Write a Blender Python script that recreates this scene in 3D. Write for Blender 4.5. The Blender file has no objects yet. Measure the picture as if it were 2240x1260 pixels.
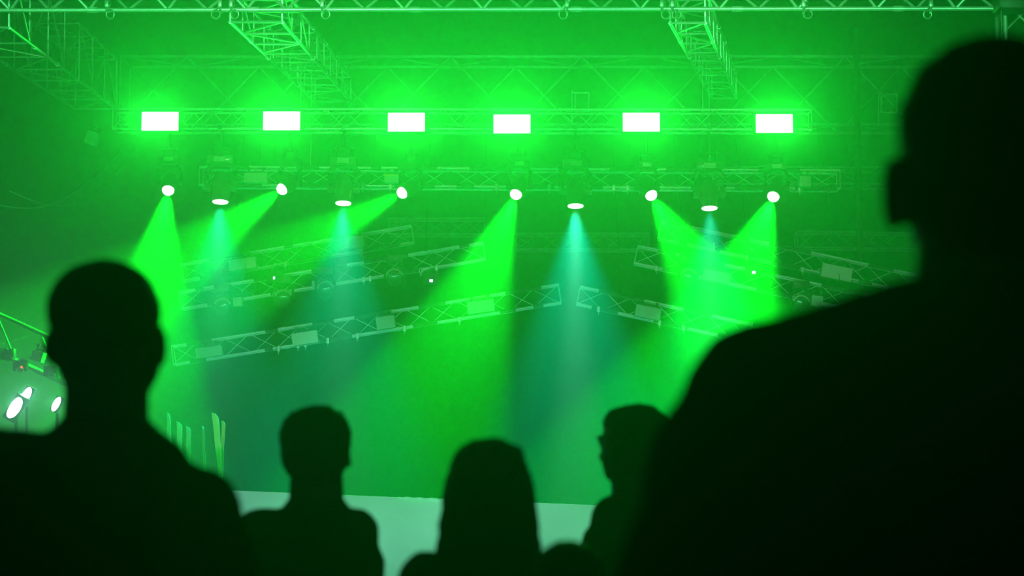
import bpy, bmesh, math, random
from mathutils import Vector, Matrix, Quaternion
random.seed(7)
S = bpy.context.scene
COL = S.collection
PI = math.pi

# ------------------------------------------------------------------ camera, world, exposure
FPX = 4180.0; CAMZ = 1.4; PITCH = math.atan(430 / FPX)
cam_d = bpy.data.cameras.new('camera'); cam = bpy.data.objects.new('camera', cam_d); COL.objects.link(cam)
cam.location = (0, 0, CAMZ); cam.rotation_euler = (PI / 2 + PITCH, 0, 0)
cam_d.sensor_width = 36; cam_d.lens = 36 * FPX / 2240
cam_d.dof.use_dof = True; cam_d.dof.focus_distance = 25.5; cam_d.dof.aperture_fstop = 3.4
cam_d.clip_end = 300
S.camera = cam
S.view_settings.view_transform = 'Standard'; S.view_settings.look = 'None'
S.view_settings.gamma = 1; S.view_settings.use_curve_mapping = False
S.view_settings.exposure = 0.0
w = bpy.data.worlds.new('night'); S.world = w; w.use_nodes = True
w.node_tree.nodes['Background'].inputs[0].default_value = (0.0, 0.8, 0.12, 1)
w.node_tree.nodes['Background'].inputs[1].default_value = 0.012
S.cycles.use_denoising = True
S.cycles.max_bounces = 4; S.cycles.diffuse_bounces = 2; S.cycles.glossy_bounces = 2
S.cycles.volume_bounces = 0; S.cycles.transparent_max_bounces = 6
S.cycles.sample_clamp_indirect = 5

def P(px, py, Y):
    "the point of the place that stands Y metres down the hall along the sight line of a spot"
    u = (px - 1120) / FPX; v = (630 - py) / FPX
    c, s = math.cos(PITCH), math.sin(PITCH)
    d = Vector((u, c - v * s, s + v * c))
    return Vector((0, 0, CAMZ)) + d * (Y / d.y)

# light settings, used by the lamp builders below
BLINDER_W = 41.0;  BLINDER_C = (0.003, 1.0, 0.038)
BEAM_W = 25000.0;    BEAM_C = (0.001, 1.0, 0.012)
WASH_W = 14000.0;    WASH_C = (0.0, 1.0, 0.62)
CORE_W = 35000.0;   CORE_C = (0.32, 1.0, 0.72)
HAZE_D = 0.028;      HAZE_G = 0.75

def add_light(name, kind, loc, direction, watts, color, parent=None, **kw):
    d = bpy.data.lights.new(name, kind); d.energy = watts; d.color = color
    for k, v in kw.items(): setattr(d, k, v)
    o = bpy.data.objects.new(name, d); COL.objects.link(o)
    o.rotation_euler = Vector(direction).to_track_quat('-Z', 'Y').to_euler()
    o.location = loc
    if parent is not None:
        o.parent = parent; o.matrix_parent_inverse = Matrix.Translation(-parent.location)
    return o

# unseen fill spot added above the camera to lift the stage and haze
add_light('front_fill', 'SPOT', (-3.0, 4.0, 7.5), Vector((0.0, 27, 3.6)) - Vector((-3.0, 4.0, 7.5)), 900, (0.4, 1.0, 0.6),
          spot_size=math.radians(32), spot_blend=0.6, shadow_soft_size=0.15)

for fx, tx in ((-2.5, -2.4), (2.0, 3.6)):  # two more unseen spots, added to brighten the chevron trusses
    add_light('chevron_fill', 'SPOT', (fx, 6.0, 8.2), Vector((tx, 30.5, 4.6)) - Vector((fx, 6.0, 8.2)), 3200, (0.6, 1.0, 0.62),
              spot_size=math.radians(14), spot_blend=0.6, shadow_soft_size=0.12)
add_light('front_truss_fill', 'AREA', (0, 14.0, 5.35), (0, 8.0, 1.75), 80, (0.12, 1.0, 0.30), shape='RECTANGLE', size=13.0, size_y=0.1, spread=math.radians(20))  # added strip light, out of view, brightening the near side of the front truss
# unseen low strip light, added below the frame to brighten the stage skirt
add_light('skirt_fill', 'AREA', (0, 19.5, 0.12), (0, 4.5, 0.75), 75, (0.30, 0.70, 0.80), shape='RECTANGLE', size=15.0, size_y=0.08, spread=math.radians(50))

# ------------------------------------------------------------------ materials
def mat(name, col, rough=0.6, metal=0.0, noise=0.0, nscale=8.0, bump=0.0, emit=None, es=0.0, spec=None, sheen=0.0):
    m = bpy.data.materials.new(name); m.use_nodes = True
    nt = m.node_tree; b = nt.nodes['Principled BSDF']
    b.inputs['Base Color'].default_value = (*col, 1); b.inputs['Roughness'].default_value = rough
    b.inputs['Metallic'].default_value = metal
    if spec is not None: b.inputs['Specular IOR Level'].default_value = spec
    if sheen: b.inputs['Sheen Weight'].default_value = sheen
    if noise or bump:
        tc = nt.nodes.new('ShaderNodeTexCoord'); n = nt.nodes.new('ShaderNodeTexNoise')
        n.inputs['Scale'].default_value = nscale; n.inputs['Detail'].default_value = 5
        nt.links.new(tc.outputs['Object'], n.inputs['Vector'])
        if noise:
            r = nt.nodes.new('ShaderNodeValToRGB')
            r.color_ramp.elements[0].position = 0.3; r.color_ramp.elements[1].position = 0.7
            r.color_ramp.elements[0].color = (*[c * (1 - noise) for c in col], 1)
            r.color_ramp.elements[1].color = (*[min(1, c * (1 + noise)) for c in col], 1)
            nt.links.new(n.outputs['Fac'], r.inputs['Fac']); nt.links.new(r.outputs['Color'], b.inputs['Base Color'])
        if bump:
            bp = nt.nodes.new('ShaderNodeBump'); bp.inputs['Strength'].default_value = bump; bp.inputs['Distance'].default_value = 0.02
            nt.links.new(n.outputs['Fac'], bp.inputs['Height']); nt.links.new(bp.outputs['Normal'], b.inputs['Normal'])
    if emit:
        b.inputs['Emission Color'].default_value = (*emit, 1); b.inputs['Emission Strength'].default_value = es
        m.cycles.emission_sampling = 'NONE'
    return m

M = dict(
    alu=mat('brushed_aluminium', (0.62, 0.64, 0.63), 0.42, 0.55, 0.1, 30),
    alu_bright=mat('lightened_aluminium', (0.85, 0.86, 0.84), 0.5, 0.25),  # aluminium lightened so the chevron arms look brighter through the haze
    alu_dull=mat('dull_aluminium', (0.34, 0.36, 0.35), 0.55, 0.4, 0.15, 12),  # darker, rougher aluminium for the back and side trusses
    steel=mat('zinc_steel', (0.4, 0.42, 0.4), 0.4, 0.7),
    black=mat('black_paint', (0.018, 0.018, 0.018), 0.5, 0.0, 0.2, 20),
    body=mat('satin_dark_plastic', (0.035, 0.035, 0.035), 0.35, 0.0, 0.1, 10),
    glassy=mat('glossy_shell', (0.10, 0.11, 0.10), 0.18, 0.0),
    rubber=mat('cable_rubber', (0.03, 0.03, 0.03), 0.6),
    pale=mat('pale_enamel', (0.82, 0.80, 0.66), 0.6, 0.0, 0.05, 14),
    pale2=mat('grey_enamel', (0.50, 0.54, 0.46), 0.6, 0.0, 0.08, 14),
    orange=mat('orange_tape', (0.95, 0.45, 0.08), 0.6),
    lens_white=mat('lit_lens', (0.9, 0.9, 0.9), 0.3, emit=(1.0, 1.0, 1.0), es=2.2),
    lens_green=mat('lit_green_lens', (0.9, 0.9, 0.9), 0.3, emit=(1.0, 1.0, 1.0), es=2.2),
    lens_off=mat('dark_glass_lens', (0.05, 0.06, 0.06), 0.08, spec=0.8),
    led=mat('blue_led', (0.8, 0.8, 0.9), 0.4, emit=(0.55, 0.62, 1.0), es=4),
    led_red=mat('red_led', (0.8, 0.1, 0.1), 0.4, emit=(1.0, 0.04, 0.03), es=2.5),
    deck=mat('stage_plywood', (0.03, 0.03, 0.03), 0.7, 0, 0.3, 3),
    ground=mat('dark_asphalt', (0.05, 0.05, 0.05), 0.9, 0, 0.3, 4, 0.4),
    drape=mat('black_drape', (0.012, 0.012, 0.012), 0.95),
    skirt=mat('pale_cloth', (0.78, 0.78, 0.74), 0.85, 0, 0.22, 0.8, 0.1),
    ribbon=mat('cream_fabric', (0.9, 0.85, 0.45), 0.8),
    ribbon2=mat('grey_fabric', (0.45, 0.5, 0.47), 0.8),
    white=mat('white_tape', (0.95, 0.95, 0.95), 0.5),
    skin=mat('skin', (0.30, 0.18, 0.12), 0.55, 0, 0.08, 30),
    hair=mat('black_hair', (0.010, 0.008, 0.007), 0.55, 0, 0.2, 60, 0.5),
    cloth1=mat('dark_jacket_cloth', (0.022, 0.024, 0.03), 0.9, 0, 0.15, 20, 0.3),
    cloth2=mat('dark_shirt_cloth', (0.035, 0.035, 0.032), 0.9, 0, 0.15, 20, 0.3),
    denim=mat('dark_denim', (0.02, 0.025, 0.045), 0.9, 0, 0.15, 40),
    shoe=mat('shoe_leather', (0.02, 0.018, 0.015), 0.5),
)

# ------------------------------------------------------------------ helpers
def tag(o, label=None, cat=None, group=None, kind=None):
    if label: o['label'] = label
    if cat: o['category'] = cat
    if group: o['group'] = group
    if kind: o['kind'] = kind
    return o

def thing(name, label, cat, loc=(0, 0, 0), group=None):
    o = bpy.data.objects.new(name, None); COL.objects.link(o); o.location = loc
    o.empty_display_size = 0.1
    return tag(o, label, cat, group)

def obj(name, bm, m, parent=None, smooth=True, loc=None):
    me = bpy.data.meshes.new(name)
    if parent is not None:
        bm.transform(Matrix.Translation(-parent_origin(parent)))
    elif loc is not None:
        bm.transform(Matrix.Translation(-Vector(loc)))
    bmesh.ops.recalc_face_normals(bm, faces=bm.faces)
    bm.to_mesh(me); bm.free()
    if smooth:
        for p in me.polygons: p.use_smooth = True
        try: me.set_sharp_from_angle(angle=math.radians(40))
        except Exception: pass
    me.materials.append(m if not isinstance(m, str) else M[m])
    o = bpy.data.objects.new(name, me); COL.objects.link(o)
    if parent is not None: o.parent = parent
    elif loc is not None: o.location = loc
    return o

def parent_origin(p):
    v = Vector((0, 0, 0))
    while p is not None:
        v = v + Vector(p.location); p = p.parent
    return v

def frame_of(a, b):
    z = (b - a).normalized()
    x = z.cross(Vector((0, 0, 1)))
    if x.length < 1e-4: x = Vector((1, 0, 0))
    x.normalize(); y = z.cross(x)
    return x, y, z

def tube(bm, a, b, r, r2=None, n=8, cap=True):
    a = Vector(a); b = Vector(b); r2 = r if r2 is None else r2
    x, y, z = frame_of(a, b)
    A = [bm.verts.new(a + (x * math.cos(t) + y * math.sin(t)) * r) for t in [2 * PI * i / n for i in range(n)]]
    B = [bm.verts.new(b + (x * math.cos(t) + y * math.sin(t)) * r2) for t in [2 * PI * i / n for i in range(n)]]
    for i in range(n):
        j = (i + 1) % n; bm.faces.new((A[i], A[j], B[j], B[i]))
    if cap:
        bm.faces.new(A[::-1]); bm.faces.new(B)

def path_tube(bm, pts, r, n=8):
    pts = [Vector(p) for p in pts]; rings = []
    for i, p in enumerate(pts):
        d = (pts[min(i + 1, len(pts) - 1)] - pts[max(i - 1, 0)]).normalized()
        x = d.cross(Vector((0, 0.0, 1)));
        if x.length < 1e-3: x = d.cross(Vector((0, 1, 0)))
        x.normalize(); y = d.cross(x)
        rr = r[i] if isinstance(r, (list, tuple)) else r
        rings.append([bm.verts.new(p + (x * math.cos(t) + y * math.sin(t)) * rr) for t in [2 * PI * k / n for k in range(n)]])
    for A, B in zip(rings, rings[1:]):
        for i in range(n):
            j = (i + 1) % n; bm.faces.new((A[i], A[j], B[j], B[i]))
    bm.faces.new(rings[0][::-1]); bm.faces.new(rings[-1])

def box(bm, c, size, rot=None, bevel=0.0):
    mtx = Matrix.Translation(Vector(c)) @ (rot.to_4x4() if rot else Matrix()) @ Matrix.Diagonal((*size, 1))
    r = bmesh.ops.create_cube(bm, size=1, matrix=mtx)
    if bevel:
        es = list({e for v in r['verts'] for e in v.link_edges})
        bmesh.ops.bevel(bm, geom=es, offset=bevel, segments=2, affect='EDGES', profile=0.5)

def torus(bm, c, R, r, axis=(0, 1, 0), n=20, k=8, a0=0, a1=2 * PI):
    c = Vector(c); ax = Vector(axis).normalized(); x = ax.orthogonal().normalized()
    if abs(ax.y) > 0.5: x = (Vector((1, 0, 0)) - ax * ax.x).normalized()
    y = ax.cross(x); full = abs(a1 - a0 - 2 * PI) < 1e-5
    rings = []
    cnt = n if full else n + 1
    for i in range(cnt):
        t = a0 + (a1 - a0) * i / n
        d = x * math.cos(t) + y * math.sin(t)
        rings.append([bm.verts.new(c + d * (R + r * math.cos(s)) + ax * r * math.sin(s)) for s in [2 * PI * j / k for j in range(k)]])
    for i in range(n):
        A = rings[i]; B = rings[(i + 1) % cnt]
        for j in range(k):
            l = (j + 1) % k; bm.faces.new((A[j], A[l], B[l], B[j]))
    if not full:
        bm.faces.new(rings[0][::-1]); bm.faces.new(rings[-1])

def lathe(bm, c, prof, axis, n=24):
    "prof: list of (along, radius)"
    c = Vector(c); z = Vector(axis).normalized(); x = z.orthogonal().normalized(); y = z.cross(x)
    rings = []
    for h, r in prof:
        rings.append([bm.verts.new(c + z * h + (x * math.cos(t) + y * math.sin(t)) * max(r, 1e-4)) for t in [2 * PI * i / n for i in range(n)]])
    for A, B in zip(rings, rings[1:]):
        for i in range(n):
            j = (i + 1) % n; bm.faces.new((A[i], A[j], B[j], B[i]))
    bm.faces.new(rings[0][::-1]); bm.faces.new(rings[-1])

def new(): return bmesh.new()

# ------------------------------------------------------------------ setting
bm = new(); box(bm, (0, 25, -0.1), (60, 70, 0.2)); tag(obj('floor', bm, 'ground'), kind='structure')
bm = new(); box(bm, (0, 32.5, 0.475), (26, 16, 0.95)); tag(obj('stage_deck', bm, 'deck'), kind='structure')
# haze over the stage
bm = new(); box(bm, (0, 17.0, 5.6), (30, 49, 11.2))
hz = bpy.data.materials.new('stage_haze'); hz.use_nodes = True; nt = hz.node_tree; nt.nodes.clear()
out = nt.nodes.new('ShaderNodeOutputMaterial'); vs = nt.nodes.new('ShaderNodeVolumeScatter')
vs.inputs['Density'].default_value = HAZE_D; vs.inputs['Anisotropy'].default_value = HAZE_G
nt.links.new(vs.outputs[0], out.inputs['Volume'])
tag(obj('haze', bm, hz, smooth=False), 'thin machine fog filling the air over the stage', 'haze', kind='stuff')

# pale cloth skirt along the stage front, its top hem sinking towards the big man
SK = 24.0
def skirt_top(px): return 1073 + (px - 510) * 0.0405
bm = new(); cols = []
for i in range(201):
    px = -260 + 2760 * i / 200; t = P(px, skirt_top(px), SK)
    f = 0.018 * math.sin(i * 0.9) + 0.02 * math.sin(i * 0.23 + 1)
    cols.append([bm.verts.new((t.x, SK + f * k, t.z * (1 - k))) for k in (0.0, 0.15, 0.5, 0.98)] +
                [bm.verts.new((t.x, SK + 0.03 + f * k, t.z * (1 - k))) for k in (0.98, 0.5, 0.15, 0.0)])
for A, B in zip(cols, cols[1:]):
    for j in range(8):
        l = (j + 1) % 8; bm.faces.new((A[j], B[j], B[l], A[l]))
bm.faces.new(cols[0]); bm.faces.new(cols[-1][::-1])
tag(obj('stage_skirt', bm, 'skirt'), 'pale cloth skirt stretched along the front edge of the stage', 'stage skirt')
bm = new()
for (xa, xb, dy) in ((872, 972, 0),):
    pts = [P(xa + (xb - xa) * k / 14, skirt_top(xa + (xb - xa) * k / 14) + 0.5 + 1.1 * math.sin(k * 1.7), SK - 0.04) for k in range(15)]
    path_tube(bm, pts, 0.011, 6)
tag(obj('tape_strip', bm, 'white', loc=P(920, 1089, SK - 0.04)), 'bright white rope lying on the top hem of the pale stage skirt', 'rope')

# ------------------------------------------------------------------ trusses
def zigzag(bm, a, b, c, d, panel, r, phase=0):
    "lacing between chord a-b and chord c-d"
    L = (b - a).length; n = max(2, int(round(L / panel)))
    if n < 2: n = 2
    pts = []
    for i in range(n + 1):
        t = i / n
        pts.append(a.lerp(b, t) if (i + phase) % 2 == 0 else c.lerp(d, t))
    for p, q in zip(pts, pts[1:]): tube(bm, p, q, r, n=6)

def box_truss(label, a, b, h, w_, panel=0.35, rc=0.025, rb=0.011, group=None, m='alu', cat='truss', depth=None, up=None, name='box_truss', ties=True, posts=False):
    a = Vector(a); b = Vector(b)
    z = (b - a).normalized()
    upv = Vector(up) if up else Vector((0, 0, 1))
    upv = (upv - z * upv.dot(z)).normalized()
    dep = Vector(depth) if depth else z.cross(upv)
    if depth is None and dep.y < 0: dep = -dep
    dep = dep.normalized() * w_; U = upv * h
    t = thing(name, label, cat, (a + b) / 2, group)
    corners = {'lf': Vector(), 'lb': dep, 'uf': U, 'ub': U + dep}
    for k in corners:
        o = corners[k]; bm = new(); tube(bm, a + o, b + o, rc, n=10)
        # sleeve couplers of the chord
        L = (b - a).length; n = max(1, int(L / 2.0))
        for i in range(1, n + 1):
            c = (a + o).lerp(b + o, i / (n + 0.5)); tube(bm, c - z * 0.05, c + z * 0.05, rc * 1.35, n=10)
        obj('chord', bm, m, t)
    for (p, q, ph) in (('lf', 'uf', 0), ('lb', 'ub', 1), ('uf', 'ub', 0), ('lf', 'lb', 1)):
        bm = new(); zigzag(bm, a + corners[p], b + corners[p], a + corners[q], b + corners[q], panel, rb, ph)
        if posts:
            for k in range(1, int((b - a).length / panel)):
                o_ = (b - a) * (k * panel / (b - a).length); tube(bm, a + corners[p] + o_, a + corners[q] + o_, rb * 1.1, n=6)
        obj('lacing', bm, m, t)
    if ties:
        for e in (a, b):
            bm = new()
            cs = [corners['lf'], corners['lb'], corners['ub'], corners['uf']]
            for i in range(4): tube(bm, e + cs[i], e + cs[(i + 1) % 4], rb * 1.3, n=6)
            obj('end_frame', bm, m, t)
    return t

# front truss: triangular, its single lower chord towards the ground
FY = 22.0
t = thing('front_truss', 'bright triangular roof truss crossing the whole top edge over the stage front', 'truss', P(1120, 20, FY))
A = P(-150, 22.5, FY); B = P(2176, 18.5, FY)
up_f = Vector((0, -0.30, 0.48)); up_b = Vector((0, 0.26, 0.48))
for o, mm in ((Vector(), 'alu'), (up_f, 'alu'), (up_b, 'alu')):
    bm = new(); tube(bm, A + o, B + o, 0.026, n=12)
    for i in range(1, 7):
        c = (A + o).lerp(B + o, i / 6.6); tube(bm, c - Vector((0.06, 0, 0)), c + Vector((0.06, 0, 0)), 0.036, n=12)
    obj('chord', bm, mm, t)
for o, ph in ((up_f, 0), (up_b, 1)):
    bm = new(); zigzag(bm, A, B, A + o, B + o, 0.455, 0.017, ph); obj('lacing', bm, 'alu', t)
bm = new(); zigzag(bm, A + up_f, B + up_f, A + up_b, B + up_b, 0.455, 0.015, 0); obj('lacing', bm, 'alu', t)

# hooks on the front truss
def hook(px, label, tilt):
    c = P(px, 20, FY)
    t = thing('truss_clamp', label, 'clamp', c, 'clamps with rings on the front roof truss')
    bm = new(); torus(bm, c + Vector((0, 0, 0.005)), 0.045, 0.014, (1, 0, 0.15), 20, 8); 
    box(bm, c + Vector((0, -0.045, 0.06)), (0.05, 0.04, 0.09), bevel=0.008)
    tube(bm, c + Vector((0.0, -0.05, 0.1)), c + Vector((0.0, -0.05, 0.2)), 0.012)
    obj('clamp_body', bm, 'steel', t)
    bm = new(); torus(bm, c + Vector((0.045 * tilt, -0.05, -0.075)), 0.05, 0.010, (0.25 * tilt, 1, 0.2), 24, 8)
    obj('ring', bm, 'steel', t)
    bm = new(); path_tube(bm, [c + Vector((0.02 * tilt + 0.03 * math.sin(k), -0.055, 0.1 - 0.03 * k)) for k in range(6)], 0.007, 6)
    obj('safety_cable', bm, 'steel', t)
for px, lb, tl in ((235, 'ringed clamp on the front roof truss above the leftmost roof rafter', 1),
                   (482, 'first of two close ringed clamps over the left middle rafter', -1),
                   (506, 'second of two close ringed clamps over the left middle rafter', 1),
                   (705, 'ringed clamp on the front truss just right of the left middle rafter', 1),
                   (1240, 'ringed clamp hanging alone over the middle of the stage', -1),
                   (1447, 'first of two close ringed clamps above the right middle rafter', 1),
                   (1470, 'second of two close ringed clamps above the right middle rafter', 1),
                   (1757, 'ringed clamp on the front truss between right rafter and tower', 1),
                   (2035, 'ringed clamp on the front truss nearest the right tower', -1)):
    hook(px, lb, tl)

# rafters running back from the front truss
def rafter(label, pf, pb, h, w_, panel=0.5, Y0=22.4, Y1=33.0, rb=0.013, m='alu'):
    a = P(*pf, Y0); b = P(*pb, Y1)
    return box_truss(label, a, b, h, w_, panel, 0.024, rb, 'roof rafters running back over the stage', m, name='roof_rafter', depth=(1, 0, 0), posts=True)
rafter('long roof rafter running back at the far left edge of the stage', (-112, 60), (165, 238), 0.86, 0.72, 1.5, Y0=22.4, Y1=33.0)
rafter('crowded roof rafter crossing between the first and second middle bays', (504, 48), (690, 222), 0.42, 0.62, 1.1)
rafter('narrow roof rafter running back on the right half of the stage', (1466, 50), (1558, 215), 0.42, 0.42, 1.1)

# big back truss, its lower bay, and fainter rows behind
box_truss('deep pale truss across the back of the roof above the blinder row', P(262, 290 - 18, 33), P(2140, 272, 33), 1.21, 0.85, 1.2, 0.032, 0.02, m='alu_dull', name='back_truss')
box_truss('lower back truss seen faintly beside the big man\'s ear', P(1560, 402, 33.2), P(2140, 402, 33.2), 0.30, 0.6, 0.6, 0.02, 0.012, m='alu_dull', name='back_truss')
box_truss('faint level truss behind the beams in the middle of the stage', P(1130, 545, 36), P(1420, 545, 36), 0.3, 0.35, 0.4, 0.022, 0.01, m='alu_dull', name='back_truss')
box_truss('faint level truss behind the right chevron arms', P(1745, 540, 36), P(2060, 545, 36), 0.3, 0.35, 0.4, 0.022, 0.01, m='alu_dull', name='back_truss')
box_truss('faint level truss behind the left chevron arms', P(850, 512, 36), P(1060, 512, 36), 0.3, 0.35, 0.4, 0.022, 0.01, m='alu_dull', name='back_truss')

# blinder truss and moving-light truss
box_truss('level truss carrying the row of six blazing blinders', P(246, 281, 27), P(1776, 283, 27), 0.285, 0.30, 0.28, 0.021, 0.009, name='lighting_truss')
t = box_truss('level truss with the row of green moving lights below it', P(436, 404, 28), P(1838, 412, 28), 0.27, 0.30, 0.42, 0.021, 0.008, name='lighting_truss')

T2 = t
# steel wires from the two lighting trusses up to the rafters
for xx, z0, y0, z1, lb in ((-3.05, 6.72, 27.15, 7.45, 'short steel wire from the blinder truss up to the left middle rafter'),
                      (2.75, 6.72, 27.15, 7.45, 'short steel wire from the blinder truss up to the right rafter'),
                      (-3.0, 6.05, 28.15, 7.5, 'longer steel wire from the moving-light truss up to the left middle rafter'),
                      (2.95, 6.05, 28.15, 7.5, 'longer steel wire from the moving-light truss up to the right rafter')):
    bm = new(); tube(bm, (xx, y0, z0 - 0.05), (xx, y0, z1), 0.006, n=6)
    tag(obj('suspension_wire', bm, 'steel', loc=(xx, y0, z0)), lb, 'wire')

# chevron trusses
G = 'sloping arms of the chevron trusses at the back'
def looms(t, a, b, h, w_, seed, dens=0.45):
    "black cable looms wound round the chords, and clamps"
    q = random.Random(seed); L = (b - a).length; z = (b - a).normalized()
    for zz in (0, h):
        x = q.uniform(0.1, 0.5)
        while x < L - 0.2:
            l = q.uniform(0.12, 0.75); e = min(x + l, L - 0.05)
            p0 = a + z * x + Vector((0, -0.004, zz)); p1 = a + z * e + Vector((0, -0.004, zz)); bm = new()
            n = max(2, int((e - x) / 0.09)); path_tube(bm, [p0.lerp(p1, i / n) for i in range(n + 1)], [0.030 + 0.006 * q.random() for i in range(n + 1)], 8)
            obj('cable_loom', bm, 'rubber', t); x = e + q.uniform(0.25, 0.9) * (0.5 / dens)
    for k in range(int(L / 0.8)):
        x = q.uniform(0.1, L - 0.1); bm = new(); c = a + z * x
        box(bm, c + Vector((0, -0.03, -0.02)), (0.05, 0.05, 0.09), bevel=0.006); tube(bm, c + Vector((0, -0.03, -0.06)), c + Vector((0, -0.03, -0.11)), 0.01)
        obj('clamp', bm, 'alu', t)

def arm(label, x0, y0, x1, y1, Y, hp=37, m='alu_bright'):
    h = hp * Y / FPX
    t = box_truss(label, P(x0, y0 + hp, Y), P(x1, y1 + hp, Y), h, 0.22, 0.42, 0.019, 0.0065, G, m, name='chevron_truss')
    looms(t, P(x0, y0 + hp, Y), P(x1, y1 + hp, Y), h, 0.22, x0 + y0)
    for f in (0.2, 0.8):
        e = P(x0, y0, Y).lerp(P(x1, y1, Y), f) + Vector((0, 0.2, 0)); bm = new()
        tube(bm, e, Vector((e.x, 33.0, 7.63)), 0.005, n=6); obj('suspension_wire', bm, 'rubber', t)
    return t
looms(T2, P(436, 404, 28), P(1838, 412, 28), 0.27, 0.3, 5, 0.6)
arm('topmost left chevron arm, sloping up to the right', 398, 577, 905, 492, 31.2)
arm('middle left chevron arm, under the topmost one', 396, 638, 1062, 529, 30.6)
arm('lowest left chevron arm rising to the peak at centre stage', 380, 757, 1228, 621, 30.0, 40)
arm('topmost right chevron arm with a bright box under it', 1440, 481, 2010, 602, 31.2, 40)
arm('middle right chevron arm, sloping down behind the big man', 1388, 536, 1960, 658, 30.6, 39)
arm('lowest right chevron arm falling away from the centre peak', 1262, 625, 1760, 735, 30.0, 39)

# right tower with its hoist cover
box_truss('upright truss tower in the upper right corner', Vector((P(2196, 20, 22.3).x, 22.3, 0)), P(2196, -60, 22.3), 0.36, 0.36, 0.36, 0.026, 0.013, up=(1, 0, 0), depth=(0, 1, 0), name='truss_tower')
bm = new(); box(bm, P(2214, 2, 21.9), (0.40, 0.34, 0.26), bevel=0.04)
t = thing('chain_hoist', 'black chain hoist bag on top of the right tower', 'hoist', P(2214, 2, 21.9)); obj('bag', bm, 'black', t)
bm = new(); tube(bm, P(2190, 14, 21.85), P(2192, 180, 21.85), 0.006); obj('chain', bm, 'steel', t)

# ------------------------------------------------------------------ lamps
def blinder(px, py, label, bw=82, bh=42):
    Y = 26.65; c = P(px, py, Y); W = bw * Y / FPX; H = bh * Y / FPX
    t = thing('blinder_light', label, 'stage light', c, 'blinders in a row')
    face = c
    bm = new(); box(bm, c + Vector((0, 0.10, 0)), (W + 0.03, 0.16, H + 0.03), bevel=0.02)
    for k in range(7): box(bm, c + Vector((-W / 2 + W * (k + 0.5) / 7, 0.195, 0)), (0.012, 0.04, H * 0.8))
    obj('housing', bm, 'body', t)
    bm = new(); box(bm, c + Vector((0, 0.008, 0)), (W, 0.012, H), bevel=0.004); obj('lens', bm, 'lens_white', t)
    for s in (-1, 1):
        bm = new(); box(bm, c + Vector((s * (W / 2 + 0.03), 0.12, 0.05)), (0.012, 0.05, H * 0.5 + 0.12)); 
        tube(bm, c + Vector((s * (W / 2 + 0.045), 0.12, 0)), c + Vector((s * (W / 2), 0.12, 0)), 0.025)
        obj('bracket', bm, 'black', t)
    bm = new(); box(bm, c + Vector((0, 0.12, H / 2 + 0.06)), (W + 0.07, 0.05, 0.012)); box(bm, c + Vector((0, 0.24, H / 2 + 0.05)), (0.05, 0.26, 0.03)); obj('yoke_bar', bm, 'pale2', t)
    add_light('blinder_glow', 'AREA', c + Vector((0, -0.012, 0)), (-(c.x) * 0.4 / 27, -1, -0.12), BLINDER_W, BLINDER_C, t,
              shape='RECTANGLE', size=W, size_y=H, spread=math.radians(95))
for px, py, lb in ((350, 265, 'blazing rectangular blinder at the left end of the row'),
                   (616, 264, 'blazing rectangular blinder, second from the left end'),
                   (889, 267, 'blazing rectangular blinder, third from the left end'),
                   (1120, 271, 'blazing blinder hanging a little lower, above the centre stage'),
                   (1403, 267, 'blazing rectangular blinder, second from the right end'),
                   (1694, 270, 'blazing rectangular blinder at the right end of the row')):
    blinder(px, py, lb)

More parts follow.
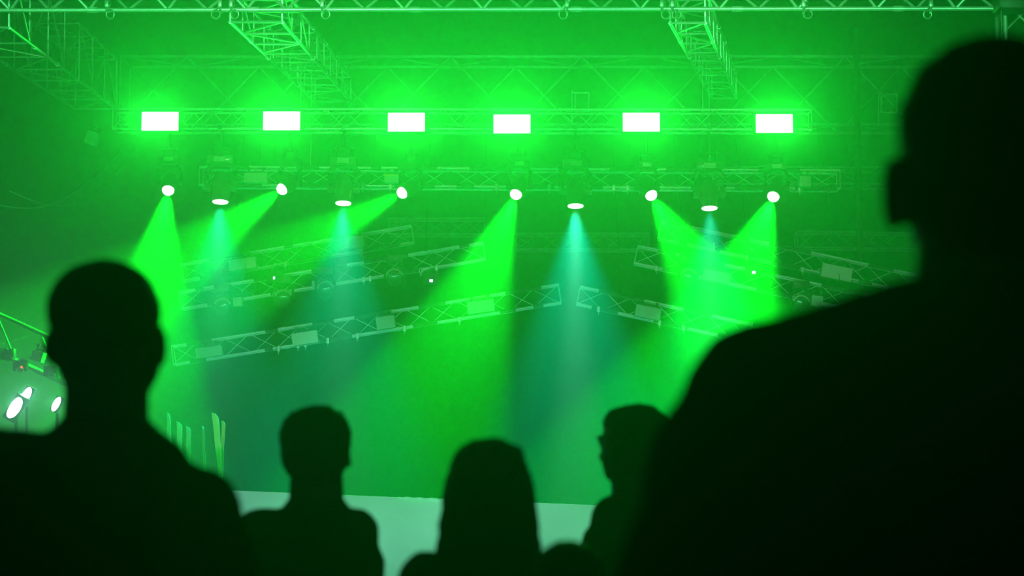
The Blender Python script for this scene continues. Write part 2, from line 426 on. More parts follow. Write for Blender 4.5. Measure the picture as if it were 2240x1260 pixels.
def moving_head(px, py, Y, direction, label, group, lens_r, lit='lens_green', name='moving_head_light', yaw=0.0, scale=1.0, body='body', up_z=0.42, base_m='body', hang=None):
    "head with round lens at (px,py); yoke and base above it"
    L = P(px, py, Y); d = Vector(direction).normalized()
    s = scale; hc = L - d * 0.17 * s                       # centre of the head
    t = thing(name, label, 'stage light', hc + Vector((0, 0, up_z * s)), group)
    bm = new()
    lathe(bm, L, [(-0.36 * s, 0.045 * s), (-0.34 * s, 0.075 * s), (-0.26 * s, 0.105 * s), (-0.12 * s, 0.125 * s), (-0.04 * s, lens_r * 1.15), (0.0, lens_r * 1.12), (0.002, lens_r)], d, 24)
    hd = obj('head', bm, body, t)
    bm = new(); lathe(bm, L, [(0.0, lens_r), (0.3 * lens_r, lens_r * 0.96), (0.6 * lens_r, lens_r * 0.8), (0.85 * lens_r, lens_r * 0.53), (lens_r, 0.001)] if lit == 'lens_green' else [(0.0, lens_r), (0.012, lens_r * 0.97), (0.018, lens_r * 0.6), (0.02, 0.001)], d, 28); obj('lens', bm, lit, hd)
    R = Matrix.Rotation(yaw, 3, 'Z'); X = R @ Vector((1, 0, 0))
    top = hc + Vector((0, 0, 0.27 * s))
    for sd in (-1, 1):
        bm = new(); e = hc + X * sd * 0.165 * s
        path_tube(bm, [e + Vector((0, 0, -0.05 * s)), e + Vector((0, 0, 0.08 * s)), e + X * sd * 0.01 + Vector((0, 0, 0.2 * s)), top + X * sd * 0.12 * s], [0.03 * s, 0.04 * s, 0.036 * s, 0.03 * s], 10)
        tube(bm, e - X * sd * 0.05 * s, e + X * sd * 0.03 * s, 0.045 * s, n=16)
        obj('yoke_arm', bm, body, t)
    bm = new(); box(bm, top + Vector((0, 0, 0.06 * s)), (0.32 * s, 0.26 * s, 0.11 * s), R, 0.02 * s)
    b = obj('base', bm, base_m, t)
    bm = new(); box(bm, top + Vector((0, -0.132 * s, 0.06 * s)), (0.14 * s, 0.008, 0.06 * s), R, 0.002); obj('display', bm, 'pale2', b)
    bm = new()
    for sd in (-1, 1):
        tube(bm, top + X * sd * 0.09 * s + Vector((0, 0, 0.11 * s)), top + X * sd * 0.09 * s + Vector((0, 0, 0.2 * s)), 0.015 * s)
        torus(bm, top + X * sd * 0.09 * s + Vector((0, 0, 0.225 * s)), 0.03 * s, 0.01 * s, X, 14, 6)
    tube(bm, top - X * 0.12 * s + Vector((0, 0, 0.225 * s)), top + X * 0.12 * s + Vector((0, 0, 0.225 * s)), 0.018)
    zt = P(px, 280, 27).z
    tube(bm, top + Vector((0, 0, 0.225 * s)), Vector((top.x, top.y, zt)), 0.018)
    box(bm, Vector((top.x, 27.15, zt + 0.005)), (0.05, 0.38, 0.05))
    obj('hook_clamp', bm, 'black', t)
    return t, L, d

def img_dir(angle_deg, fwd):
    "beam leaning angle degrees from straight down (minus = towards house left), fwd towards the audience"
    a = math.radians(angle_deg)
    return Vector((math.sin(a), -fwd, -math.cos(a)))

GB = 'green beam lights in a row'
for px, py, ang, fw, half, pw, lb in (
        (368, 415, 1, 0.75, 16, 1.0, 'round green beam light under the leftmost blinder, shining straight down'),
        (618, 413, -45, 0.75, 15, 1.1, 'round green beam light under the second blinder, slanting down left'),
        (881, 421, -54, 0.75, 13, 1.0, 'round green beam light under the third blinder, slanting far left'),
        (1129, 424, -19, 0.75, 16, 1.0, 'round green beam light under the lower central blinder'),
        (1424, 426, 24, 0.75, 18, 1.0, 'round green beam light shining down right, its beam crossing the last one'),
        (1692, 429, -24, 0.75, 18, 1.0, 'round green beam light at the right end of the row')):
    t, L, d = moving_head(px, py, 27.05, img_dir(ang, fw), lb, GB, 0.088, scale=0.95, yaw=math.radians(ang * 0.5))
    add_light('green_beam', 'SPOT', L + d * 0.10, d, BEAM_W * pw, BEAM_C, t, spot_size=math.radians(2 * half), spot_blend=0.35, shadow_soft_size=0.06)

GD = 'tall lamps shining straight down between the green beam lights'
for px, py, pw, cw, lb in (
        (482, 441, 0.65, 0.6, 'tall lamp shining straight down, between the first two green beams'),
        (751, 444, 0.75, 0.8, 'tall lamp shining straight down, with an orange tag on its side'),
        (1259, 450, 1.1, 1.7, 'tall lamp shining the brightest white column over centre stage'),
        (1552, 455, 0.5, 0.6, 'tall lamp shining down between the two crossing beams')):
    t, L, d = moving_head(px, py, 27.1, Vector((0.0, -0.16, -1)), lb, GD, 0.115, lit='lens_white', name='down_light', scale=1.2, body='glassy', base_m='glassy')
    add_light('teal_wash', 'SPOT', L + d * 0.04, Vector((0, -0.10, -1)), WASH_W * pw, WASH_C, t, spot_size=math.radians(54), spot_blend=0.7, shadow_soft_size=0.09)
    add_light('white_core', 'SPOT', L + d * 0.05, Vector((0, -0.02, -1)), CORE_W * cw * 0.4, CORE_C, t, spot_size=math.radians(19), spot_blend=1.0, shadow_soft_size=0.08)
    if px == 751:
        bm = new(); box(bm, P(766, 422, 26.9), (0.012, 0.006, 0.075), Matrix.Rotation(0.2, 3, 'Y')); obj('tag', bm, 'orange', t)

# ------------------------------------------------------------------ boxes, unlit heads and small gear on the back trusses
def gear_box(px, py, wpx, hpx, slope, Y, label, m='pale', skew=0.0):
    c = P(px, py, Y); W = wpx * Y / FPX; H = hpx * Y / FPX
    R = Matrix.Rotation(-math.atan(-slope) , 3, 'Y')
    t = thing('ballast_box', label, 'box', c, 'pale gear boxes fixed to the trusses')
    bm = new(); box(bm, c, (W, 0.16, H), R, 0.006); obj('case', bm, m, t)
    bm = new()
    for s in (-1, 1):
        e = c + R @ Vector((s * W * 0.3, 0, H / 2)); tube(bm, e, e + R @ Vector((0, 0, 0.07)), 0.012)
        box(bm, e + R @ Vector((0, 0, 0.075)), (0.05, 0.07, 0.02), R)
    box(bm, c + R @ Vector((0, 0, H / 2 + 0.02)), (W * 0.7, 0.03, 0.02), R)
    obj('bracket', bm, 'black', t)
    return t, c, R, W, H
for a in ((531, 578, 60, 24, -0.15, 31.1, 'pale box on the topmost left chevron arm, near its low end'),
          (668, 740, 57, 27, -0.15, 29.9, 'brightest pale box on the lowest left chevron arm'),
          (844, 706, 41, 27, -0.15, 29.9, 'small pale box beside the bright one on the lowest left arm'),
          (458, 770, 58, 22, -0.13, 29.9, 'dim pale box at the outer end of the lowest left arm'),
          (776, 531, 42, 26, -0.10, 31.1, 'pale box inside the teal light column on the topmost left arm'),
          (1052, 671, 60, 27, -0.13, 29.9, 'pale box on the lowest left arm inside the middle green beam'),
          (1417, 684, 56, 26, 0.2, 29.9, 'pale box on the lowest right chevron arm near the peak'),
          (1567, 606, 62, 24, 0.2, 30.5, 'pale box where the two right beams cross'),
          (1829, 597, 67, 30, 0.2, 31.1, 'bright cream box on the topmost right chevron arm'),
          (521, 661, 20, 20, -0.1, 30.5, 'little square box with an orange mark on the middle left arm'),
          (1786, 659, 24, 23, 0.15, 30.5, 'little square box by the big man\'s shoulder'),
          (1760, 398, 25, 23, 0.0, 27.9, 'little square box right of the last green beam light'),
          (560, 390, 52, 22, 0.0, 27.9, 'flat pale box between the first two green beam lights'),
          (857, 392, 31, 18, 0.0, 27.9, 'small box with an orange strip above the third green beam light'),
          (202, 303, 26, 28, 0.35, 28.0, 'tilted faint box hanging by itself at the far left')):
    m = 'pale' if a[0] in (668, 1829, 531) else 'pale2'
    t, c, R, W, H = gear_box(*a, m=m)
    if a[0] == 521:
        bm = new(); box(bm, c + R @ Vector((0.04, -0.085, -0.03)), (0.03, 0.006, 0.07), Matrix.Rotation(0.5, 3, 'Y')); obj('mark', bm, 'orange', t)
    if a[0] == 857:
        bm = new(); box(bm, c + Vector((-0.03, -0.085, H / 2 - 0.01)), (0.17, 0.012, 0.028), bevel=0.004); obj('strip', bm, 'orange', t)

GW = 'unlit wash lights hanging under the chevron trusses'
def wash(px, py, Y, label, lean=0.0):
    c = P(px, py, Y); r = 17 * Y / FPX
    t = thing('wash_light', label, 'stage light', c + Vector((0, 0, 0.3)), GW)
    d = Vector((lean, -1, -0.45)).normalized()
    bm = new(); lathe(bm, c + d * 0.10, [(-0.26, 0.05), (-0.22, 0.09), (-0.08, r * 0.95), (0, r), (0.0, r * 0.9), (-0.02, r * 0.86)], d, 24); hd = obj('head', bm, 'body', t)
    bm = new(); lathe(bm, c + d * 0.085, [(0, r * 0.85), (0.012, r * 0.5), (0.02, 0.001)], d, 24); obj('lens', bm, 'lens_off', hd)
    bm = new(); torus(bm, c + d * 0.02, r * 1.06, 0.022, (0, 1, 0.1), 18, 8, -0.12 * PI - PI * 0.0, -PI * 0.88)
    obj('rim', bm, 'pale2', hd)
    for s in (-1, 1):
        bm = new(); path_tube(bm, [c + Vector((s * (r + 0.03), 0, -0.02)), c + Vector((s * (r + 0.03), 0, 0.12)), c + Vector((s * 0.08, 0, 0.24))], 0.018, 8)
        obj('yoke_arm', bm, 'black', t)
    bm = new(); box(bm, c + Vector((0, 0, 0.30)), (0.26, 0.2, 0.12), bevel=0.015); obj('base', bm, 'body', t)
for a in ((712, 634, 30.55, 'unlit wash light in the teal column under the middle left arm'),
          (863, 606, 30.55, 'unlit wash light under the middle left arm, by an orange dot'),
          (487, 671, 30.55, 'unlit wash light near the outer end of the middle left arm'),
          (620, 652, 30.55, 'unlit wash light below the blue dot left of the teal column'),
          (1752, 664, 30.55, 'unlit wash light just above the big man\'s shoulder'),
          (1506, 606, 30.55, 'unlit wash light inside the right green beams')):
    wash(*a)

GLED = 'small black control packs with a blue light'
for px, py, Y, lb in ((601, 608, 30.5, 'black control pack with a blue light, leftmost of the four'),
                      (943, 614, 30.5, 'black control pack with a blue light beside the middle beam'),
                      (1506, 566, 30.5, 'black control pack with a blue light where the right beams cross'),
                      (1649, 596, 30.5, 'black control pack with a blue light nearest the big man')):
    c = P(px, py, Y); t = thing('control_pack', lb, 'control pack', c, GLED)
    bm = new(); box(bm, c + Vector((0, 0.06, 0.03)), (0.26, 0.1, 0.2), bevel=0.012)
    tube(bm, c + Vector((0, 0.06, 0.12)), c + Vector((0, 0.06, 0.2)), 0.02); obj('case', bm, 'black', t)
    bm = new(); box(bm, c, (0.055, 0.014, 0.045), bevel=0.006); obj('indicator', bm, 'led', t)

# pale U-shaped bracket under the fourth down light
c = P(1557, 541, 31.14); bm = new(); s = 31.14 / FPX
pts = [(-7, -10), (-7, 10), (7, 8), (7, -12), (3.5, -11), (3, -2), (0, 2), (-3, -1), (-3.5, -9)]
f = [bm.verts.new(c + Vector((x * s, 0, -y * s))) for x, y in pts]; g = [bm.verts.new(v.co + Vector((0, 0.05, 0))) for v in f]
bm.faces.new(f); bm.faces.new(g[::-1])
for i in range(len(f)): j = (i + 1) % len(f); bm.faces.new((f[j], f[i], g[i], g[j]))
tag(obj('fork_bracket', bm, 'pale', loc=c, smooth=False), 'small cream forked bracket in the gap between the crossing beams', 'bracket')

# upright pale fin beside the wash lights
for px, py, lb in ((686, 624, 'small pale fin left of the wash light in the teal column'),):
    c = P(px, py, 30.56); bm = new(); box(bm, c, (0.05, 0.05, 0.15), Matrix.Rotation(-0.1, 3, 'Y'), 0.008)
    tag(obj('fin_plate', bm, 'pale2', loc=c), lb, 'plate')

# small pipe frames and a dark mast in the deep back truss
for x0, x1, y0, y1, lb in ((1928, 1962, 206, 246, 'small square pipe frame in the back truss beside the big man\'s forehead'),
                           (1258, 1288, 203, 243, 'faint square pipe frame above the gap between the centre blinders')):
    Y = 32.8; q = [P(x0, y0, Y), P(x1, y0, Y), P(x1, y1, Y), P(x0, y1, Y)]
    bm = new()
    for i in range(4): tube(bm, q[i], q[(i + 1) % 4], 0.018)
    tube(bm, q[0], q[0] + Vector((-0.05, 0.0, 0.0)), 0.02); tube(bm, q[0] + Vector((-0.05, 0, 0.05)), P(x0, 275, Y) + Vector((-0.05, 0, 0)), 0.014)
    tag(obj('pipe_frame', bm, 'alu', loc=q[3]), lb, 'frame')
bm = new(); c = P(1872, 60, 32.6); tube(bm, Vector((c.x, c.y, 0.95)), Vector((c.x, c.y, c.z)), 0.055, n=14)
for zz in (2.2, 4.4, 6.6, 8.4): tube(bm, Vector((c.x, c.y, zz)), Vector((c.x, c.y, zz + 0.1)), 0.075, n=14)
tag(obj('mast', bm, 'black', loc=(c.x, c.y, 0.95)), 'dark upright mast standing before the back truss on the right', 'mast')

# sagging cable at left
bm = new(); a = P(-60, 432, 24.0); b = P(262, 330, 29.0)
path_tube(bm, [a.lerp(b, k / 24) + Vector((0, 0, -0.45 * math.sin(PI * k / 24))) for k in range(25)], 0.012, 6)
tag(obj('hanging_cable', bm, 'steel', loc=a), 'thin cable sagging up from the left edge to the roof rafter', 'cable')
bm = new(); a = P(20, 418, 24.6); b = P(300, 320, 29.0)
path_tube(bm, [a.lerp(b, k / 24) + Vector((0, 0, -0.5 * math.sin(PI * k / 24))) for k in range(25)], 0.009, 6)
tag(obj('hanging_cable', bm, 'steel', loc=a), 'second thinner cable sagging beside the first at the left edge', 'cable')

# ------------------------------------------------------------------ left side tower of lamps beside the stage
t = box_truss('sloping side truss behind the left man\'s shoulder', P(-120, 720, 22.8), P(190, 862, 22.8), 0.42, 0.42, 0.42, 0.022, 0.012, m='alu_dull', name='side_truss')
for px, py in ((-90, 740), (175, 860)):
    e = P(px, py, 23.0); bm = new(); tube(bm, Vector((e.x, 23.0, 0)), e, 0.03, n=10); tube(bm, Vector((e.x, 23.0, 0)), Vector((e.x, 23.0, 0.03)), 0.2, n=16); obj('stand_leg', bm, 'alu_dull', t)
GL = 'white side lamps low at the left'
for px, py, dx, dz, r, lb in ((57, 866, 0.5, 1.0, 0.085, 'upper of the two touching white lamps at the left edge'),
                              (33, 892, 0.6, 1.0, 0.115, 'lower and bigger of the two touching white lamps at the left edge'),
                              (123, 884, 0.5, 1.0, 0.07, 'small white lamp peeping over the left man\'s shoulder')):
    c = P(px, py, 21.6 if px != 33 else 21.25); ax = Vector((0.62, -0.55, 0.62)).normalized()
    t = thing('side_lamp', lb, 'stage light', c, GL)
    # a strip lamp leaning to the right
    lv = Vector((dx, 0, dz)).normalized()
    bm = new(); tube(bm, c - lv * r * 1.35 + Vector((0, 0.05, 0)), c + lv * r * 1.35 + Vector((0, 0.05, 0)), r * 0.72, n=16); obj('housing', bm, 'body', t)
    bm = new(); bmesh.ops.create_uvsphere(bm, u_segments=20, v_segments=12, radius=1)
    zq = lv.to_track_quat('Z', 'Y').to_matrix().to_4x4()
    bm.transform(Matrix.Translation(c) @ zq @ Matrix.Diagonal((r * 0.55, r * 0.55, r * 1.3, 1))); obj('lens', bm, 'lens_white', t)
    bm = new(); tube(bm, c + Vector((0, 0.07, -0.1)), Vector((c.x, c.y + 0.12, 0)), 0.02); obj('stand_arm', bm, 'black', t)
    add_light('side_glow', 'SPOT', c + Vector((0, -0.09, 0)), (0.5, -1, 0.15), 22 * (r / 0.08) ** 2, (0.3, 1.0, 0.75), t, spot_size=math.radians(80), spot_blend=1.0, shadow_soft_size=0.05)
t, c, R, W, H = gear_box(84, 780, 25, 22, 0.28, 22.4, 'square pale box on the side truss at the left edge', m='pale')
rs = random.Random(3)
for i, (px, py, lb) in enumerate(((18, 775, 'cluster of clamps and a coil on the side truss, nearest the left edge'), (45, 800, 'dark ballast with a red light below the side truss'),
                                  (112, 812, 'small black pack with pale lugs near the left man\'s neck'))):
    c = P(px, py, 22.3); t = thing('rigging_pack', lb, 'rigging', c, 'small rigging on the side truss')
    bm = new(); box(bm, c, (0.16, 0.12, 0.13), bevel=0.01); obj('case', bm, 'body', t)
    bm = new()
    for k in range(5):
        e = c + Vector((rs.uniform(-.09, .09), -0.07, rs.uniform(-.08, .1))); tube(bm, e, e + Vector((rs.uniform(-.02, .02), -0.01, 0.035)), 0.009)
    torus(bm, c + Vector((0.02, -0.07, -0.05)), 0.035, 0.006, (0, 1, 0), 18, 6)
    obj('lug', bm, 'alu', t)
    if i == 1:
        bm = new(); box(bm, P(47, 803, 22.2), (0.02, 0.012, 0.03), bevel=0.003); obj('indicator', bm, 'led_red', t)

# ------------------------------------------------------------------ cloth streamers standing on the deck at left
GS = 'cloth streamers on the deck behind the left man'
for (x0, y0, x1, y1, wt, wb, m, lb) in (
        (470, 905, 482, 1028, 15, 10, 'ribbon', 'broad cream streamer, brightest of the pair behind the left man\'s shoulder'),
        (489, 922, 485, 1025, 9, 5, 'ribbon', 'narrow cream streamer leaning against the broad one'),
        (444, 935, 447, 1010, 4, 6, 'ribbon2', 'thin grey streamer just left of the cream pair'),
        (412, 935, 412, 1000, 10, 8, 'ribbon2', 'grey streamer in the middle of the faint row'),
        (392, 925, 393, 990, 12, 10, 'ribbon2', 'wide grey streamer beside the left man\'s collar'),
        (368, 905, 370, 975, 6, 10, 'ribbon2', 'grey streamer nearest the left man\'s neck')):
    Y = 26.0; bm = new(); rows = []
    for k in range(9):
        q = k / 8; px = x0 + (x1 - x0) * q; py = y0 + (y1 - y0) * q; wd = (wt + (wb - wt) * q) / 2
        rows.append([P(px - wd, py - (3 if k == 0 else 0), Y) + Vector((0, 0.02 * math.sin(k), 0)), P(px, py, Y) + Vector((0, 0.05 + 0.02 * math.sin(k), 0)), P(px + wd, py + (8 if k == 0 else 0), Y) + Vector((0, 0.02 * math.sin(k), 0))])
    # carry each one down to the deck
    last = rows[-1]; rows.append([Vector((v.x, v.y, 0.955)) for v in last])
    F = [[bm.verts.new(v) for v in r] for r in rows]; Bk = [[bm.verts.new(v + Vector((0, 0.012, 0))) for v in r] for r in rows]
    for i in range(len(F) - 1):
        for j in range(2):
            bm.faces.new((F[i][j], F[i][j + 1], F[i + 1][j + 1], F[i + 1][j])); bm.faces.new((Bk[i][j + 1], Bk[i][j], Bk[i + 1][j], Bk[i + 1][j + 1]))
        bm.faces.new((F[i][0], F[i + 1][0], Bk[i + 1][0], Bk[i][0])); bm.faces.new((F[i + 1][2], F[i][2], Bk[i][2], Bk[i + 1][2]))
    for j in range(2):
        bm.faces.new((F[0][j + 1], F[0][j], Bk[0][j], Bk[0][j + 1])); bm.faces.new((F[-1][j], F[-1][j + 1], Bk[-1][j + 1], Bk[-1][j]))
    tag(obj('streamer', bm, m, loc=(last[1].x, Y, 0.955)), lb, 'streamer', GS)

# ------------------------------------------------------------------ people
def capsule(bm, a, b, ra, rb, n=14):
    a = Vector(a); b = Vector(b); x, y, z = frame_of(a, b) if (b - a).length > 1e-5 else (Vector((1, 0, 0)), Vector((0, 1, 0)), Vector((0, 0, 1)))
    prof = [(-math.cos(t) * ra, math.sin(t) * ra, 0) for t in (0.05, PI / 6, PI / 3, PI / 2)] + [(math.cos(t) * rb, math.sin(t) * rb, 1) for t in (PI / 2, PI / 3, PI / 6, 0.05)]
    rings = []
    for h, r, e in prof:
        c = (b if e else a) + z * h
        rings.append([bm.verts.new(c + (x * math.cos(t) + y * math.sin(t)) * r) for t in [2 * PI * i / n for i in range(n)]])
    for A_, B_ in zip(rings, rings[1:]):
        for i in range(n):
            j = (i + 1) % n; bm.faces.new((A_[i], A_[j], B_[j], B_[i]))
    bm.faces.new(rings[0][::-1]); bm.faces.new(rings[-1])

def ell(bm, c, r, rot=None, seg=20):
    mtx = Matrix.Translation(Vector(c)) @ (rot.to_4x4() if rot else Matrix()) @ Matrix.Diagonal((*r, 1))
    bmesh.ops.create_uvsphere(bm, u_segments=seg, v_segments=seg // 2 + 2, radius=1, matrix=mtx)

def fuse(name, bm, m, parent, voxel, smooth=4, rough=0.0, seed=0):
    "melt overlapping volumes into one continuous skin"
    bmesh.ops.recalc_face_normals(bm, faces=bm.faces)
    me = bpy.data.meshes.new(name + '_raw'); bm.to_mesh(me); bm.free()
    tmp = bpy.data.objects.new(name + '_raw', me); COL.objects.link(tmp)
    r = tmp.modifiers.new('r', 'REMESH'); r.mode = 'VOXEL'; r.voxel_size = voxel; r.use_smooth_shade = True
    s = tmp.modifiers.new('s', 'SMOOTH'); s.factor = 0.5; s.iterations = smooth
    dg = bpy.context.evaluated_depsgraph_get(); dg.update()
    out = bpy.data.meshes.new_from_object(tmp.evaluated_get(dg)); out.name = name
    bpy.data.objects.remove(tmp); bpy.data.meshes.remove(me)
    if rough:
        from mathutils import noise
        for v in out.vertices:
            n = noise.noise(v.co * 30 + Vector((seed, 0, 0))) + 0.5 * noise.noise(v.co * 75)
            v.co += v.normal * n * rough
    for p in out.polygons: p.use_smooth = True
    out.materials.clear(); out.materials.append(M[m])
    o = bpy.data.objects.new(name, out); COL.objects.link(o); o.parent = parent
    return o

def hand(bm, wrist, dirv, side, s):
    "palm, four curled fingers and a thumb; side is +1/-1 for the thumb"
    z = dirv.normalized(); fwd = Vector((0, 1, 0)); fwd = (fwd - z * fwd.dot(z)).normalized(); n = z.cross(fwd)   # n: palm normal direction
    n = n * side
    base = wrist + z * 0.02 * s
    for k in range(4):
        o = fwd * (0.030 - 0.020 * k) * s
        capsule(bm, wrist + o * 0.5, wrist + z * 0.085 * s + o, 0.017 * s, 0.013 * s, 10)
    for k, L in enumerate((0.070, 0.080, 0.074, 0.058)):
        o = fwd * (0.032 - 0.0215 * k) * s; p = wrist + z * 0.088 * s + o
        q = p + (z * 0.9 - n * 0.25).normalized() * L * 0.45 * s
        q2 = q + (z * 0.75 - n * 0.6).normalized() * L * 0.32 * s
        q3 = q2 + (z * 0.5 - n * 0.85).normalized() * L * 0.25 * s
        capsule(bm, p, q, 0.0095 * s, 0.0088 * s, 10); capsule(bm, q, q2, 0.0088 * s, 0.008 * s, 10); capsule(bm, q2, q3, 0.008 * s, 0.0068 * s, 10)
    p = wrist + z * 0.025 * s + fwd * 0.025 * s; q = p + (z * 0.7 + fwd * 0.75 - n * 0.3).normalized() * 0.042 * s; q2 = q + (z * 0.95 + fwd * 0.2 - n * 0.4).normalized() * 0.032 * s
    capsule(bm, p, q, 0.014 * s, 0.011 * s, 10); capsule(bm, q, q2, 0.0105 * s, 0.0085 * s, 10)

def person(label, px, top_y, Y, hw=1.0, hh=1.0, sh=(0, 0), shw=1.0, style='short', top_m='cloth1', turn=0.0, bulk=1.0,
           ear=1.0, shx=(1, 1), elbows=None, wrists=None, jacket_extra=None, hair_extra=None, voxel=0.007, lean=0.0, neck=1.0, drop=0.0, jaw=1.0, eo=0.0, H=None):
    top = P(px, top_y, Y); H = top.z; s = H / 1.75
    root = thing('person', label, 'person', (top.x, Y, 0), 'people watching the show')
    Rz = Matrix.Rotation(turn, 3, 'Z')
    V = lambda x, y, z: Rz @ Vector((x, y, z)) * s
    HV = lambda x, y, z: Rz @ Vector((x * hw, y, 1.75 - (1.75 - z) * hh)) * s     # head space, hung from the crown
    X = lambda x, z: (x * s)
    shz = [1.42 + sh[0] - drop, 1.42 + sh[1] - drop]
    SH = [V(-0.185 * shw * shx[0], 0, shz[0]), V(0.185 * shw * shx[1], 0, shz[1])]
    elbows = elbows or [(-0.25, -0.02, 1.12), (0.25, -0.02, 1.12)]
    wrists = wrists or [(-0.24, 0.12, 0.90), (0.24, 0.12, 0.90)]
    EL = [V(e[0] * shw * f, e[1], e[2] - drop) for e, f in zip(elbows, shx)]; WR = [V(e[0] * shw * f, e[1], e[2] - drop) for e, f in zip(wrists, shx)]
    nb = V(0, -0.005, 1.40 - drop); hb = HV(0, 0.0, 1.56)
    bk = bulk * 0.95
    # body
    b = new()
    ell(b, HV(0, -0.012, 1.655), (0.076 * hw * s, 0.097 * s, 0.093 * hh * s), Rz)
    ell(b, HV(0, 0.012, 1.60), (0.068 * hw * jaw * s, 0.082 * s, 0.085 * hh * s), Rz)
    ell(b, HV(0, 0.045, 1.555), (0.045 * hw * jaw * s, 0.045 * s, 0.035 * s), Rz)
    capsule(b, HV(0, 0.088, 1.635), HV(0, 0.112, 1.598), 0.010 * s, 0.015 * s)         # nose
    for q in (-1, 1):
        ell(b, HV(q * 0.033, 0.083, 1.655), (0.024 * s, 0.012 * s, 0.008 * s), Rz)        # brow
        ell(b, HV(q * 0.031, 0.080, 1.635), (0.013 * s, 0.013 * s, 0.010 * s), Rz)        # eyelid
        capsule(b, HV(q * 0.014, 0.094, 1.565), HV(0, 0.098, 1.568), 0.007 * s, 0.008 * s)
        # ear
        er = Rz @ Matrix.Rotation(q * 0.35, 3, 'Z')
        ell(b, HV(q * (0.0735 + eo + 0.004 * ear), -0.012, 1.615), (0.010 * s, 0.018 * s * ear, 0.026 * s * ear), er)
        ell(b, HV(q * 0.078, -0.002, 1.600), (0.010 * s, 0.012 * s, 0.014 * s), Rz)
    ell(b, HV(0, 0.092, 1.575), (0.02 * s, 0.010 * s, 0.006 * s), Rz); ell(b, HV(0, 0.09, 1.560), (0.019 * s, 0.010 * s, 0.006 * s), Rz)
    capsule(b, nb, hb, 0.062 * s * neck, 0.057 * s * neck, 18)
    for q in (0, 1):
        capsule(b, SH[q] + V(0, 0, 0.0), nb + V(0, 0, 0.03), 0.045 * s, 0.045 * s)
        capsule(b, SH[q], EL[q], 0.046 * s, 0.036 * s); capsule(b, EL[q], WR[q], 0.037 * s, 0.025 * s)
        hand(b, WR[q], WR[q] - EL[q] + V(0, 0.02, -0.05), -1 if q else 1, s)
    ell(b, V(0, 0, 1.27 - drop * 0.7), (0.14 * s * min(bk, 1.2), 0.095 * s, 0.17 * s), Rz); ell(b, V(0, 0, 1.06), (0.13 * s * min(bk, 1), 0.09 * s, 0.17 * s), Rz); ell(b, V(0, -0.01, 0.94), (0.155 * s, 0.115 * s, 0.12 * s), Rz)
    for q in (-1, 1):
        capsule(b, V(q * 0.085, 0, 0.90), V(q * 0.10, 0.015, 0.49), 0.085 * s, 0.052 * s); capsule(b, V(q * 0.10, 0.015, 0.49), V(q * 0.105, -0.01, 0.09), 0.052 * s, 0.034 * s)
        ell(b, V(q * 0.105, -0.03, 0.40), (0.048 * s, 0.05 * s, 0.11 * s), Rz); ell(b, V(q * 0.11, 0.055, 0.045), (0.04 * s, 0.11 * s, 0.036 * s), Rz)
    fuse('body', b, 'skin', root, voxel * 0.9, 3)
    # hair
    b = new()
    if style in ('crop', 'short', 'tuft', 'long', 'hood'):
        th = {'crop': 0.004, 'short': 0.009, 'tuft': 0.012, 'long': 0.012, 'hood': 0.01}[style]
        ell(b, HV(0, -0.036, 1.668), ((0.077 + th) * hw * s, (0.092 + th) * s, (0.082 * hh + th * 0.3) * s), Rz, 28); ell(b, HV(0, -0.005, 1.700), ((0.064 + th) * hw * s, (0.080 + th) * s, (0.049 * hh + th * 0.3) * s), Rz, 28)
        if style != 'crop':
            ell(b, HV(0, -0.04, 1.62), ((0.072 * hw + th) * s, (0.07 + th) * s, 0.085 * s), Rz, 24)
        if style == 'tuft':
            for k in range(16):
                a_ = rs.uniform(-1, 1); p = HV(0.055 * a_, -0.02 + 0.03 * rs.uniform(-1, 1), 1.735 - 0.02 * a_ * a_)
                capsule(b, p, p + V(0.012 * rs.uniform(-1, 1), 0, 0.012), 0.016 * s, 0.009 * s)
        if style == 'long':
            for k in range(9):
                a_ = (k - 4) / 4; ang = a_ * 1.9
                x = math.sin(ang) * 0.078 * hw; y = -0.02 - math.cos(ang) * 0.085
                capsule(b, HV(x * 0.72, -0.02 + (y + 0.02) * 0.7, 1.715), HV(x * 1.0, y, 1.64), 0.020 * s, 0.024 * s)
                capsule(b, HV(x * 1.0, y, 1.64), HV(x * 1.12, y - 0.01, 1.50), 0.024 * s, 0.028 * s)
                capsule(b, HV(x * 1.12, y - 0.01, 1.50), V(x * 1.25, y - 0.035, 1.26), 0.030 * s, 0.020 * s)
    if hair_extra: hair_extra(b, HV, V, s)
    fuse('hair', b, 'hair', root, voxel, 3, 0.0022 if style == 'crop' else 0.004, len(label))
    # top garment
    b = new(); k = bulk
    ell(b, V(0, -0.01, 1.27 - drop * 0.7), (0.19 * s * shw * k, 0.135 * s * k, 0.19 * s), Rz); ell(b, V(0, 0, 1.08), (0.182 * s * k * (0.6 + 0.4 * shw), 0.138 * s * k, 0.26 * s), Rz); ell(b, V(0, 0, 0.95), (0.185 * s * k, 0.14 * s * k, 0.15 * s), Rz); ell(b, V(0, 0, 1.17), (0.186 * s * k * (0.55 + 0.45 * shw), 0.137 * s * k, 0.22 * s), Rz)
    for q in (0, 1):
        capsule(b, SH[q], nb + V(0, -0.01, 0.0), 0.066 * s, 0.075 * s)
        capsule(b, SH[q] + V(0, 0, -0.09), V((-1, 1)[q] * 0.07, 0, 1.22 - drop), 0.10 * s * k, 0.11 * s * k)
        capsule(b, SH[q], EL[q], 0.068 * s * (0.5 + 0.5 * k), 0.058 * s * (0.5 + 0.5 * k)); capsule(b, EL[q], EL[q].lerp(WR[q], 0.93), 0.056 * s, 0.042 * s)
    capsule(b, nb + V(0, 0, -0.02), nb + V(0, 0.0, 0.055), 0.080 * s * neck, 0.074 * s * neck, 18)
    if jacket_extra: jacket_extra(b, V, s)
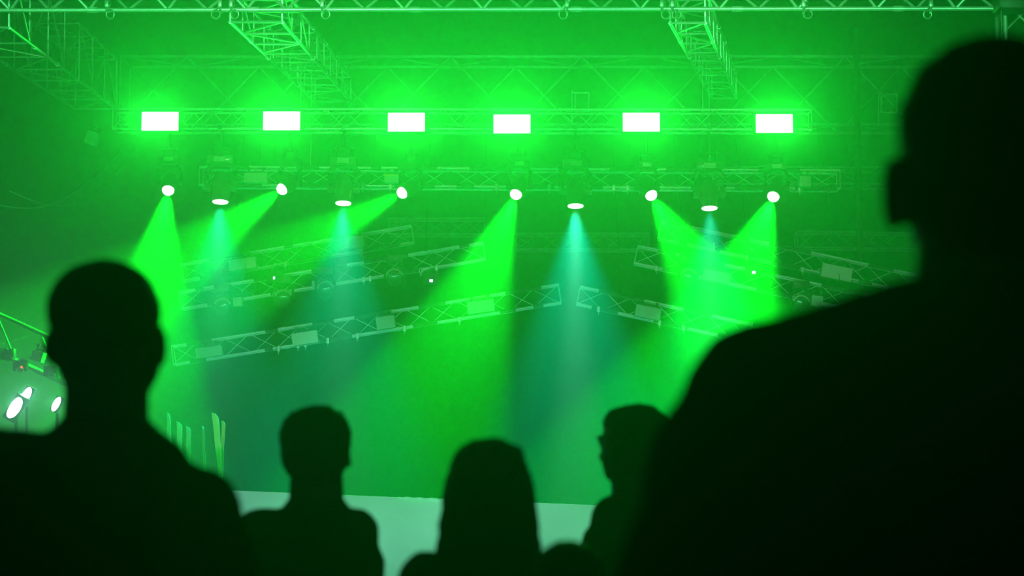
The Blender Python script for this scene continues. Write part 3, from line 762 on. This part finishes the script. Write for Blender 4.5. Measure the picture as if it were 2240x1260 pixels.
    fuse('jacket' if top_m == 'cloth1' else 'shirt', b, top_m, root, voxel * 1.3, 6, 0.0018, len(label) * 3)
    # trousers and shoes
    b = new(); ell(b, V(0, -0.01, 0.93), (0.168 * s, 0.128 * s, 0.13 * s), Rz)
    for q in (-1, 1):
        capsule(b, V(q * 0.085, 0, 0.90), V(q * 0.10, 0.015, 0.49), 0.098 * s, 0.068 * s); capsule(b, V(q * 0.10, 0.015, 0.49), V(q * 0.105, -0.01, 0.12), 0.070 * s, 0.062 * s)
    fuse('trousers', b, 'denim', root, voxel * 1.6, 4)
    for q in (-1, 1):
        b = new(); ell(b, V(q * 0.11, 0.05, 0.042), (0.05 * s, 0.135 * s, 0.042 * s), Rz); capsule(b, V(q * 0.107, -0.01, 0.05), V(q * 0.106, -0.01, 0.12), 0.048 * s, 0.046 * s)
        o = fuse('shoe', b, 'shoe', root, voxel * 1.3, 3)
        zmin = min(v.co.z for v in o.data.vertices)
        for v in o.data.vertices: v.co.z = max(v.co.z, 0.002)
    return root

def trapezius(x, z, r0, x1, z1, r1):
    def f(b, V, s):
        for q in (-1, 1): capsule(b, V(q * x, -0.01, z), V(q * x1, 0, z1), r0 * s, r1 * s)
    return f
# left man, seen from behind
person('man with close-cropped hair and dark collared jacket, back turned, at the left', 240, 573, 3.0, hw=1.09, hh=1.0, sh=(0.005, -0.06), shx=(0.95, 0.8), style='crop',
       ear=1.2, neck=1.15, jaw=1.12, jacket_extra=trapezius(0.035, 1.465, 0.048, 0.085, 1.425, 0.05), elbows=[(-0.27, -0.02, 1.15), (0.27, -0.02, 1.08)])
# big man, nearest
person('broad man nearest of all, filling the right edge, back turned', 2152, 104, 2.02, hw=1.12, hh=1.12, sh=(-0.02, -0.02), shw=1.25, bulk=1.2, style='short', ear=1.5, eo=0.008, drop=0.0,
       elbows=[(-0.27, -0.02, 1.16), (0.27, -0.02, 1.14)], top_m='cloth2', neck=1.3, voxel=0.008, jacket_extra=trapezius(0.07, 1.455, 0.065, 0.2, 1.405, 0.075))
person('boy with short tousled hair and a dark shirt, left of the long-haired woman', 694, 889, 4.6, hw=1.08, style='tuft', top_m='cloth2', ear=0.7, neck=1.25, shx=(0.8, 0.55), sh=(0.0, 0.0), bulk=0.85)
person('woman with long straight hair falling over her back, in the middle', 1070, 960, 3.9, hw=1.05, style='long', top_m='cloth1', ear=0.5, shx=(0.8, 0.6), sh=(0.0, -0.06))
person('dark-haired person half hidden by the broad man, head turned left', 1378, 886, 5.2, hw=1.12, style='short', top_m='cloth2', turn=0.75, ear=0.7, shx=(0.4, 0.8))
person('small child low between the woman and the half-hidden person', 1243, 1186, 3.3, style='tuft', top_m='cloth2', ear=0.8, shx=(0.7, 0.7))
